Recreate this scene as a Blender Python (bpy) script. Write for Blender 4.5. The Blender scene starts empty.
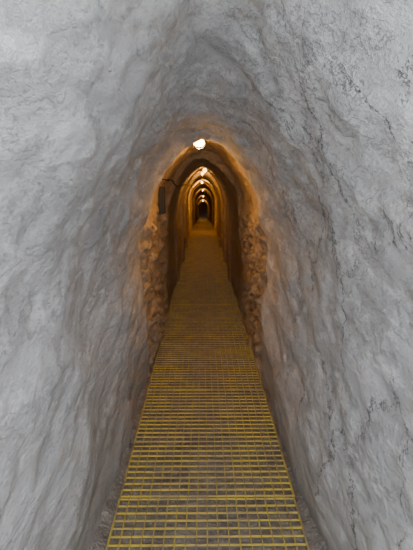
import bpy, math, random, bmesh
import numpy as np
from mathutils import Vector, noise
random.seed(3)
scene=bpy.context.scene
H_EYE=1.6
# ---------- helpers ----------
def new_mat(name):
    m=bpy.data.materials.new(name); m.use_nodes=True
    nt=m.node_tree; nt.nodes.clear()
    out=nt.nodes.new('ShaderNodeOutputMaterial'); b=nt.nodes.new('ShaderNodeBsdfPrincipled')
    nt.links.new(b.outputs[0],out.inputs[0])
    return m,nt,b
def N(nt,t,**k):
    n=nt.nodes.new(t)
    for a,v in k.items():
        if a in n.inputs: n.inputs[a].default_value=v
        else: setattr(n,a,v)
    return n
def ramp(nt,src,stops):
    r=nt.nodes.new('ShaderNodeValToRGB'); cr=r.color_ramp
    while len(cr.elements)<len(stops): cr.elements.new(0.5)
    for e,(p,c) in zip(cr.elements,stops):
        e.position=p; e.color=(c,c,c,1) if not isinstance(c,tuple) else (*c,1)
    nt.links.new(src,r.inputs[0]); return r.outputs[0]
def math_(nt,op,a,b=None):
    n=nt.nodes.new('ShaderNodeMath'); n.operation=op
    for i,v in enumerate((a,b)):
        if v is None: continue
        if isinstance(v,(int,float)): n.inputs[i].default_value=v
        else: nt.links.new(v,n.inputs[i])
    return n.outputs[0]
def mix(nt,fac,a,b,mode='MIX'):
    n=nt.nodes.new('ShaderNodeMix'); n.data_type='RGBA'; n.blend_type=mode
    for i,v in ((0,fac),(6,a),(7,b)):
        if isinstance(v,(int,float)): n.inputs[i].default_value=v
        elif isinstance(v,tuple): n.inputs[i].default_value=(*v,1)
        else: nt.links.new(v,n.inputs[i])
    return n.outputs[2]
# ---------- wall material ----------
def wall_material():
    m,nt,b=new_mat('tunnel_plaster_and_adobe')
    g=N(nt,'ShaderNodeNewGeometry'); P=g.outputs['Position']
    sep=N(nt,'ShaderNodeSeparateXYZ'); nt.links.new(P,sep.inputs[0])
    def mapped(scale,rot=(0,0,0)):
        mp=N(nt,'ShaderNodeMapping'); mp.inputs['Scale'].default_value=scale; mp.inputs['Rotation'].default_value=rot
        nt.links.new(P,mp.inputs[0]); return mp.outputs[0]
    def nz(vec,scale,detail=6,rough=.55,dist=0):
        n=N(nt,'ShaderNodeTexNoise'); n.inputs['Scale'].default_value=scale; n.inputs['Detail'].default_value=detail
        n.inputs['Roughness'].default_value=rough; n.inputs['Distortion'].default_value=dist
        nt.links.new(vec,n.inputs['Vector']); return n
    PS=mapped((1,.42,1))       # plaster was smeared along the passage
    n1=nz(PS,2.6,8,.6,.3); n2=nz(PS,10,9,.70,.2); n3=nz(mapped((1,.5,1)),60,6,.7)
    tr=nz(mapped((1,.35,1.1),(.35,0,0)),9,8,.68,.5)
    c=mix(nt,ramp(nt,n1.outputs[0],[(.3,0.),(.7,1.)]),(.57,.57,.575),(.73,.73,.73))
    c=mix(nt,ramp(nt,n2.outputs[0],[(.545,0.),(.565,.6)]),c,(.86,.86,.85))
    c=mix(nt,ramp(nt,n2.outputs[0],[(.38,.35),(.43,0.)]),c,(.43,.425,.43))
    c=mix(nt,ramp(nt,tr.outputs[0],[(.57,0.),(.585,.6),(.70,.1)]),c,(.91,.90,.89))
    c=mix(nt,ramp(nt,tr.outputs[0],[(.36,.35),(.40,0.)]),c,(.46,.455,.46))
    c=mix(nt,ramp(nt,n3.outputs[0],[(.37,.5),(.42,0.)]),c,(.40,.395,.40))
    n4=nz(mapped((1,.6,1)),4.3,6,.65,.4)
    c=mix(nt,ramp(nt,n4.outputs[0],[(.54,0.),(.68,.6)]),c,(.58,.52,.46))
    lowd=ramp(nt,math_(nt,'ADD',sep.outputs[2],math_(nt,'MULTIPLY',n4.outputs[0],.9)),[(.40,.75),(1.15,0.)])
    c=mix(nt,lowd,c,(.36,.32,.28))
    # smeared filler patch on left wall
    pv=N(nt,'ShaderNodeVectorMath'); pv.operation='DISTANCE'; nt.links.new(mapped((0,.38,1)),pv.inputs[0]); pv.inputs[1].default_value=(0,.38*1.25,1.69)
    pd=math_(nt,'ADD',pv.outputs['Value'],math_(nt,'MULTIPLY',n2.outputs[0],.10))
    left=math_(nt,'LESS_THAN',sep.outputs[0],0.)
    pf=math_(nt,'MULTIPLY',ramp(nt,pd,[(.100,.8),(.108,0.)]),left)
    c=mix(nt,pf,c,(.92,.92,.92))
    # fissures
    dn=nz(P,5,7,.78)
    add=N(nt,'ShaderNodeVectorMath'); add.operation='MULTIPLY_ADD'
    nt.links.new(dn.outputs['Color'],add.inputs[0]); add.inputs[1].default_value=(.30,.30,.30); nt.links.new(mapped((.6,1.0,.6),(.3,0,0)),add.inputs[2])
    vo=N(nt,'ShaderNodeTexVoronoi',feature='DISTANCE_TO_EDGE'); vo.inputs['Scale'].default_value=2.3
    nt.links.new(add.outputs[0],vo.inputs['Vector'])
    vc=N(nt,'ShaderNodeTexVoronoi',feature='F1'); vc.inputs['Scale'].default_value=2.3
    nt.links.new(add.outputs[0],vc.inputs['Vector'])
    plate=N(nt,'ShaderNodeSeparateColor'); nt.links.new(vc.outputs['Color'],plate.inputs[0])
    wv=math_(nt,'MULTIPLY',ramp(nt,dn.outputs[0],[(.42,.25),(.62,1.)]),.014)
    ck=math_(nt,'LESS_THAN',vo.outputs['Distance'],wv)
    side=ramp(nt,sep.outputs[0],[(0.15,0.),(.32,1.)])
    cm=nz(P,2.6,4,.6); msk=ramp(nt,cm.outputs[0],[(.455,0.),(.475,1.)])
    nearm=ramp(nt,math_(nt,'DIVIDE',sep.outputs[1],5),[(.42,1.),(.58,0.)])
    crack=math_(nt,'MULTIPLY',math_(nt,'MULTIPLY',math_(nt,'MULTIPLY',ck,msk),math_(nt,'ADD',math_(nt,'MULTIPLY',side,.95),.03)),nearm)
    c=mix(nt,math_(nt,'MULTIPLY',crack,.8),c,(.13,.12,.125))
    # bare adobe/earth deeper in the tunnel (from y~3.5 on)
    edge=math_(nt,'ADD',sep.outputs[1],math_(nt,'MULTIPLY',n2.outputs[0],.14))
    deep=ramp(nt,math_(nt,'DIVIDE',edge,10),[(.352,0.),(.364,1.)])
    ad=mix(nt,n2.outputs[0],(.38,.30,.20),(.62,.52,.39))
    ad=mix(nt,ramp(nt,n3.outputs[0],[(.35,.5),(.5,0.)]),ad,(.24,.18,.12))
    c=mix(nt,deep,c,ad)
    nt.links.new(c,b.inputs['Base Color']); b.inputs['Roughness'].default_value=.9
    b.inputs['Specular IOR Level'].default_value=.15
    h=math_(nt,'ADD',math_(nt,'MULTIPLY',n2.outputs[0],1.0),math_(nt,'MULTIPLY',n3.outputs[0],.28))
    h=math_(nt,'ADD',h,math_(nt,'MULTIPLY',tr.outputs[0],.35))
    ch=nz(mapped((1,.5,1)),6.5,9,.66,.2)
    h=math_(nt,'ADD',h,math_(nt,'MULTIPLY',ramp(nt,ch.outputs[0],[(.50,0.),(.515,1.)]),.15))
    h=math_(nt,'ADD',h,math_(nt,'MULTIPLY',ramp(nt,ch.outputs[0],[(.58,0.),(.59,1.)]),.14))
    h=math_(nt,'ADD',h,math_(nt,'MULTIPLY',math_(nt,'MULTIPLY',plate.outputs[0],side),.42))
    h=math_(nt,'ADD',h,math_(nt,'MULTIPLY',pf,.06))
    h=math_(nt,'SUBTRACT',h,math_(nt,'MULTIPLY',crack,.4))
    bp=N(nt,'ShaderNodeBump'); bp.inputs['Strength'].default_value=.9; bp.inputs['Distance'].default_value=.048
    nt.links.new(h,bp.inputs['Height']); nt.links.new(bp.outputs[0],b.inputs['Normal'])
    return m
MW=wall_material()
# ---------- tunnel geometry ----------
ZS=1.0; HREF=1.87
def half():
    pts=[]
    for z in np.linspace(-.12,ZS,200): pts.append((1.0-.03*max(0,(.5-z)),z))
    for a in np.linspace(0,1,600)[1:]:
        u=math.sin(a*math.pi/2); pts.append(((1-u*u)**.64,ZS+u*(HREF-ZS)))
    return pts
R=half(); prof=[(-x*.5,z) for x,z in R]+[(x*.5,z) for x,z in R[::-1]][1:]
prof=np.array(prof); seg=np.hypot(*np.diff(prof,axis=0).T); S=np.concatenate([[0],np.cumsum(seg)])
NP=290
s=np.linspace(0,S[-1],NP); PX=np.interp(s,S,prof[:,0])*2; PZ=np.interp(s,S,prof[:,1])
tx=np.gradient(PX*.5); tz=np.gradient(PZ); L=np.hypot(tx,tz)
NX,NZ=-tz/L,tx/L
mid=NP//2
if NZ[mid]<0: NX,NZ=-NX,-NZ
k=np.ones(7)/7
NX=np.convolve(np.pad(NX,3,'edge'),k,'valid'); NZ=np.convolve(np.pad(NZ,3,'edge'),k,'valid')
def interp(y,tab): return float(np.interp(y,[t[0] for t in tab],[t[1] for t in tab]))
WL=[(-3,.58),(0,.54),(1.7,.505),(3.3,.475),(3.5,.465),(3.56,.505),(5.25,.49),(5.35,.43),(10.6,.43),(10.8,.44),(18,.43),(45,.42)]
WR=[(-3,.62),(0,.59),(1.7,.55),(3.3,.50),(3.5,.485),(3.56,.525),(5.25,.51),(5.35,.46),(10.6,.46),(10.8,.45),(18,.44),(45,.43)]
HT=[(-3,2.3),(0,2.2),(1.2,2.10),(2.5,1.97),(3.3,1.90),(3.5,1.875),(3.58,1.96),(5.2,1.92),(5.35,1.82),(10.6,1.76),(10.8,1.70),(18,1.60),(45,1.6)]
FZ=[(-3,0),(11,0),(13,-.05),(18,-.30),(26,-.85),(45,-2.3)]
RIBS=[(7.2,.035),(8.8,.055),(10.7,.06),(13.2,.03),(15.6,.055),(19.0,.05),(21.5,.03),(27.0,.05),(33.0,.06)]
def rib(y):
    v=0
    for r,a in RIBS:
        d=abs(y-r)
        if d<.17: v=max(v,a*min(1,1-max(0,(d-.12))/.05))
    return v
ys=list(np.arange(-2.6,.4,.06))+list(np.arange(.4,3.4,.016))+list(np.arange(3.4,5.5,.016))
y=5.5
while y<45:
    ys.append(y)
    near=min(abs(y-r[0]) for r in RIBS)
    y+=.03 if near<.25 else min(.05+.004*y,.15)
ys=np.array(ys); NY=len(ys)
V=np.zeros((NY,NP,3))
for i,y in enumerate(ys):
    wl,wr,ht,fz=interp(y,WL),interp(y,WR),interp(y,HT),interp(y,FZ); rb=rib(y)
    rough=max(0,min(1,(y-3.5)/.08))*max(0,min(1,(5.35-y)/.08))
    nearw=max(0,min(1,(3.3-y)/1.0))
    for j in range(NP):
        px,pz=PX[j],PZ[j]
        w=wl if px<0 else wr
        x=px*(w-rb); z=pz if pz<ZS else ZS+(pz-ZS)*((ht-rb)-ZS)/(HREF-ZS)
        p=Vector((x,y,z)); ps=Vector((x,y*.5,z))
        if y<5.6:
            d=.046*noise.noise(ps*2.1+Vector((3,1,7)))+.026*noise.noise(ps*4.4)+.014*noise.noise(ps*11)+.006*noise.noise(ps*24)
            d+=nearw*.06*noise.noise(p*1.1+Vector((8.3,2.1,.4)))
            if rough>0:
                lowf=max(.2,min(1,(1.42-z)/.25))
                row=math.floor(z/.085); q=Vector((x*4,(y+row*.07)*6,z/.085))
                cell=noise.voronoi(q)[0]
                d+=rough*lowf*(-.026-.06*min(cell[1]-cell[0],.5)+.034*noise.noise(p*7)+.014*noise.noise(p*21))
        else:
            d=.034*noise.noise(p*1.3)+.018*noise.noise(p*4)+.008*noise.noise(p*12)
        V[i,j]=(x+NX[j]*d,y,z+NZ[j]*d+fz)
du=np.gradient(V,axis=0); dv=np.gradient(V,axis=1)
NRM=np.cross(du,dv); NRM/=np.linalg.norm(NRM,axis=2,keepdims=True)
if NRM[10,0,0]<0: NRM=-NRM; flip=True
else: flip=False
def part(name,j0,j1):
    n=j1-j0+1
    verts=V[:,j0:j1+1].reshape(-1,3); nr=NRM[:,j0:j1+1].reshape(-1,3)
    idx=np.arange(NY*n).reshape(NY,n)
    a,b_,c_,d_=idx[:-1,:-1],idx[1:,:-1],idx[1:,1:],idx[:-1,1:]
    f=np.stack([a,b_,c_,d_],-1).reshape(-1,4)
    if flip: f=f[:,::-1]
    me=bpy.data.meshes.new(name); me.from_pydata(verts.tolist(),[],f.tolist()); me.update()
    me.polygons.foreach_set('use_smooth',[True]*len(f))
    me.normals_split_custom_set_from_vertices(nr.tolist())
    me.materials.append(MW)
    o=bpy.data.objects.new(name,me); scene.collection.objects.link(o); return o
jl=int(np.argmax(PZ>1.25)); jr=NP-1-jl
part('wall_left',0,jl); part('ceiling',jl,jr); part('wall_right',jr,NP-1)
def add_obj(name,verts,faces,mat,parent=None,smooth=False):
    me=bpy.data.meshes.new(name); me.from_pydata(verts,[],faces); me.update()
    if smooth: me.polygons.foreach_set('use_smooth',[True]*len(faces))
    me.materials.append(mat); o=bpy.data.objects.new(name,me); scene.collection.objects.link(o)
    if parent: o.parent=parent
    return o
ring=[tuple(v) for v in V[-1]]
add_obj('wall_end',ring+[(0,ys[-1],-1.4)],[(j,j+1,NP) for j in range(NP-1)]+[(NP-1,0,NP)],MW)

# ---------- floor ----------
mf,nt,b=new_mat('dusty_earth_floor')
g=N(nt,'ShaderNodeNewGeometry'); t1=N(nt,'ShaderNodeTexNoise'); t1.inputs['Scale'].default_value=9; t1.inputs['Detail'].default_value=8; t1.inputs['Roughness'].default_value=.7
t2=N(nt,'ShaderNodeTexNoise'); t2.inputs['Scale'].default_value=45; t2.inputs['Detail'].default_value=5
for t in (t1,t2): nt.links.new(g.outputs['Position'],t.inputs['Vector'])
c=mix(nt,ramp(nt,t1.outputs[0],[(.35,0.),(.68,1.)]),(.17,.15,.13),(.34,.31,.27))
c=mix(nt,ramp(nt,t2.outputs[0],[(.6,0.),(.72,.7)]),c,(.48,.45,.41))
nt.links.new(c,b.inputs['Base Color']); b.inputs['Roughness'].default_value=.9
bp=N(nt,'ShaderNodeBump'); bp.inputs['Strength'].default_value=.9; bp.inputs['Distance'].default_value=.02
nt.links.new(t2.outputs[0],bp.inputs['Height']); nt.links.new(bp.outputs[0],b.inputs['Normal'])
fy=list(np.arange(-2.6,6,.03))+list(np.arange(6,45,.25)); fx=np.linspace(-.72,.76,50)
vv=[];ff=[]
for y in fy:
    for x in fx:
        p=Vector((x,y,0)); e=max(0,max(-.44-x,x-.48))
        h=-.05+.010*noise.noise(p*5)+.010*noise.noise(p*14)
        h+=min(e,.12)*.7+(.02*noise.noise(p*9) if e>0 else 0)
        vv.append((x,y,h+interp(y,FZ)))
n=len(fx)
for i in range(len(fy)-1):
    for j in range(n-1):
        a=i*n+j; ff.append((a,a+1,a+n+1,a+n))
ico=bmesh.new(); bmesh.ops.create_icosphere(ico,subdivisions=1,radius=1)
iv=[v.co.copy() for v in ico.verts]; iff=[[v.index for v in f.verts] for f in ico.faces]; ico.free()
for i in range(300):
    y=random.uniform(1.2,8); side=random.choice((-1,1))
    x=random.uniform(-.49,-.44) if side<0 else random.uniform(.475,.53)
    r=random.uniform(.003,.010); zz=-.03+abs(x-(-.44 if side<0 else .48))*.6
    if random.random()<.4: x=random.uniform(-.41,.45); r*=.6; zz=-.045
    k0=len(vv)
    for v in iv:
        q=v*r*random.uniform(.75,1.2); vv.append((x+q.x,y+q.y,zz+q.z*.7))
    ff+= [tuple(k0+a for a in f) for f in iff]
add_obj('floor',vv,ff,mf,smooth=True)

# ---------- grating ----------
mg,nt,b=new_mat('worn_yellow_painted_steel')
g=N(nt,'ShaderNodeNewGeometry'); t=N(nt,'ShaderNodeTexNoise'); t.inputs['Scale'].default_value=6; t.inputs['Detail'].default_value=9; t.inputs['Roughness'].default_value=.75
nt.links.new(g.outputs['Position'],t.inputs['Vector'])
wear=ramp(nt,t.outputs[0],[(.45,0.),(.62,1.)])
sx=N(nt,'ShaderNodeSeparateXYZ'); nt.links.new(g.outputs['Position'],sx.inputs[0])
ctr=ramp(nt,math_(nt,'ABSOLUTE',math_(nt,'SUBTRACT',sx.outputs[0],.02)),[(.05,.35),(.30,0.)])
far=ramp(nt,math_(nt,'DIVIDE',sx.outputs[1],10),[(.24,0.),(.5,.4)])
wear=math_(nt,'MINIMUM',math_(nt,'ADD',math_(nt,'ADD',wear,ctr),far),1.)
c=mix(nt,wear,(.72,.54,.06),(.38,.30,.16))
nt.links.new(c,b.inputs['Base Color']); b.inputs['Roughness'].default_value=.5
m2,nt,b=new_mat('dirty_yellow_steel')
t=N(nt,'ShaderNodeTexNoise'); t.inputs['Scale'].default_value=9; t.inputs['Detail'].default_value=6
g=N(nt,'ShaderNodeNewGeometry'); nt.links.new(g.outputs['Position'],t.inputs['Vector'])
c=mix(nt,ramp(nt,t.outputs[0],[(.45,0.),(.62,1.)]),(.52,.40,.09),(.27,.22,.14))
nt.links.new(c,b.inputs['Base Color']); b.inputs['Roughness'].default_value=.6
GX0,GX1=-.425,.465
gv=[];gf=[];gm=[]
def box(x0,x1,y0,y1,z0,z1,fa=0,fb=0,mi=0):
    k=len(gv)
    gv.extend([(x0,y0,z0+fa),(x1,y0,z0+fa),(x1,y1,z0+fb),(x0,y1,z0+fb),(x0,y0,z1+fa),(x1,y0,z1+fa),(x1,y1,z1+fb),(x0,y1,z1+fb)])
    gf.extend([(k,k+3,k+2,k+1),(k+4,k+5,k+6,k+7),(k,k+1,k+5,k+4),(k+1,k+2,k+6,k+5),(k+2,k+3,k+7,k+6),(k+3,k,k+4,k+7)])
    gm.extend([mi]*6)
PL=1.22; yy=-1.6
while yy<44:
    y0,y1=yy+.006,yy+PL-.006
    fa,fb=interp(y0,FZ),interp(y1,FZ)
    dz=random.uniform(-.003,.003); dx=random.uniform(-.004,.004)
    fa+=dz; fb+=dz
    nb=18
    for i in range(nb+1):
        x=GX0+(GX1-GX0)*i/nb+dx
        wd=.004 if i in(0,nb) else .0026
        box(x-wd,x+wd,y0,y1,-.020,.0012,fa,fb,1)
    nt_=24
    for i in range(nt_+1):
        y=y0+.004+(y1-y0-.008)*i/nt_; f=fa+(fb-fa)*i/nt_
        box(GX0+dx,GX1+dx,y-.0031,y+.0031,-.006,.001,f,f,0)
    yy+=PL
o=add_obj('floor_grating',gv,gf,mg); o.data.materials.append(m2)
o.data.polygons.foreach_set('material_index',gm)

# ---------- lamps ----------
mb,nt,b=new_mat('glowing_bulb_glass'); b.inputs['Base Color'].default_value=(1,.8,.5,1)
b.inputs['Emission Color'].default_value=(1,.57,.17,1); b.inputs['Emission Strength'].default_value=45
mb2,nt,b=new_mat('dim_bulb_glass'); b.inputs['Base Color'].default_value=(1,.8,.5,1)
b.inputs['Emission Color'].default_value=(1,.50,.12,1); b.inputs['Emission Strength'].default_value=10
ms,nt,b=new_mat('dark_bakelite'); b.inputs['Base Color'].default_value=(.02,.018,.015,1); b.inputs['Roughness'].default_value=.7
mm,nt,b=new_mat('galvanised_wire'); b.inputs['Base Color'].default_value=(.35,.33,.3,1); b.inputs['Metallic'].default_value=.8; b.inputs['Roughness'].default_value=.45
def lathe(name,pr,mat,parent,seg=20):
    v=[];f=[]
    for r,z in pr:
        for k in range(seg): a=2*math.pi*k/seg; v.append((r*math.cos(a),r*math.sin(a),z))
    for i in range(len(pr)-1):
        for k in range(seg):
            k2=(k+1)%seg; f.append((i*seg+k,i*seg+k2,(i+1)*seg+k2,(i+1)*seg+k))
    return add_obj(name,v,f,mat,parent,True)
def lamp(y,x=-.02,power=7,bm_=None,K=1.0,drop=0.0,col=(1,.46,.09)):
    i=int(np.argmin(abs(ys-y))); col_=V[i]; top=col_[np.argmin(abs(col_[:,0]-x))][2]
    e=bpy.data.objects.new('ceiling_lamp',None); scene.collection.objects.link(e); e.location=(x,y,top+.005)
    lathe('ceiling_plate',[(0.0,.0),(.035,0),(.035,-.010),(.018,-.014),(.016,-.034-drop),(.0,-.034-drop)],ms,e)
    lathe('bulb',[(r*K,z-drop) for r,z in [(.0,-.03),(.012,-.032),(.018,-.038),(.028,-.050),(.033,-.066),(.030,-.082),(.018,-.094),(.0,-.098)]],bm_ or mb2,e)
    cu=bpy.data.curves.new('wire_guard','CURVE'); cu.dimensions='3D'; cu.bevel_depth=.001
    for a in range(4):
        an=a*math.pi/4; sp=cu.splines.new('POLY'); pts=[(.018,-.02),(.042,-.05),(.050,-.075),(.036,-.105),(0,-.114),(-.036,-.105),(-.050,-.075),(-.042,-.05),(-.018,-.02)]
        sp.points.add(len(pts)-1)
        for q,(r,z) in zip(sp.points,pts): q.co=(r*math.cos(an),r*math.sin(an),z-drop,1)
    cu.materials.append(mm); o=bpy.data.objects.new('wire_guard',cu); scene.collection.objects.link(o); o.parent=e
    l=bpy.data.lights.new('lamp_light','POINT'); l.energy=power; l.color=col; l.shadow_soft_size=.02
    o=bpy.data.objects.new('lamp_light',l); scene.collection.objects.link(o); o.parent=e; o.location=(0,0,-.145-drop)
lamp(3.86,-.03,14,mb,1.35,drop=.0)
for y,p,x in ((7.9,8,.03),(10.3,8,-.01),(14.3,36,-.03),(20.4,20,.0),(29,14,0.02),(38,24,0)): lamp(y,x,p)

# cable on the left wall haunch
cu=bpy.data.curves.new('electrical_cable','CURVE'); cu.dimensions='3D'; cu.bevel_depth=.006
sp=cu.splines.new('POLY'); pts=[]
jc=int(np.argmax(PZ>1.55))
for i in range(0,NY,6):
    if ys[i]<3.62: continue
    p=V[i,jc]; pts.append((p[0]+.008,p[1],p[2]-.012-.01*abs(math.sin(p[1]*2.5))))
sp.points.add(len(pts)-1)
for q,p in zip(sp.points,pts): q.co=(*p,1)
cu.materials.append(ms); scene.collection.objects.link(bpy.data.objects.new('electrical_cable',cu))
# junction box on left wall
i=int(np.argmin(abs(ys-4.5))); p=V[i,int(np.argmax(PZ>1.35))]
bm=bmesh.new(); bmesh.ops.create_cube(bm,size=1); bmesh.ops.scale(bm,vec=(.06,.12,.26),verts=bm.verts)
bmesh.ops.bevel(bm,geom=bm.edges[:],offset=.006,segments=2,affect='EDGES')
me=bpy.data.meshes.new('junction_box'); bm.to_mesh(me); bm.free(); me.materials.append(ms)
o=bpy.data.objects.new('junction_box',me); scene.collection.objects.link(o); o.location=(p[0]+.035,p[1],p[2])

# ---------- light ----------
l=bpy.data.lights.new('daylight_from_tunnel_mouth','AREA'); l.shape='RECTANGLE'; l.size=1.0; l.size_y=.9; l.energy=50; l.color=(.86,.92,1)
o=bpy.data.objects.new('daylight_from_tunnel_mouth',l); scene.collection.objects.link(o); o.location=(0,-2.3,1.5); o.rotation_euler=(math.radians(90),0,0)
l=bpy.data.lights.new('camera_flash','POINT'); l.energy=66; l.color=(.89,.935,1); l.shadow_soft_size=.015
o=bpy.data.objects.new('camera_flash',l); scene.collection.objects.link(o); o.location=(.05,-.12,1.68)
w=bpy.data.worlds.new('World'); scene.world=w; w.use_nodes=True
w.node_tree.nodes['Background'].inputs[0].default_value=(.7,.8,1,1); w.node_tree.nodes['Background'].inputs[1].default_value=.3
# ---------- camera ----------
cd=bpy.data.cameras.new('Camera'); cd.sensor_fit='VERTICAL'; cd.sensor_height=36; cd.lens=30; cd.clip_start=.05
co=bpy.data.objects.new('Camera',cd); scene.collection.objects.link(co); co.location=(0,0,H_EYE)
co.rotation_euler=(math.radians(78),0,math.radians(-.44)); scene.camera=co
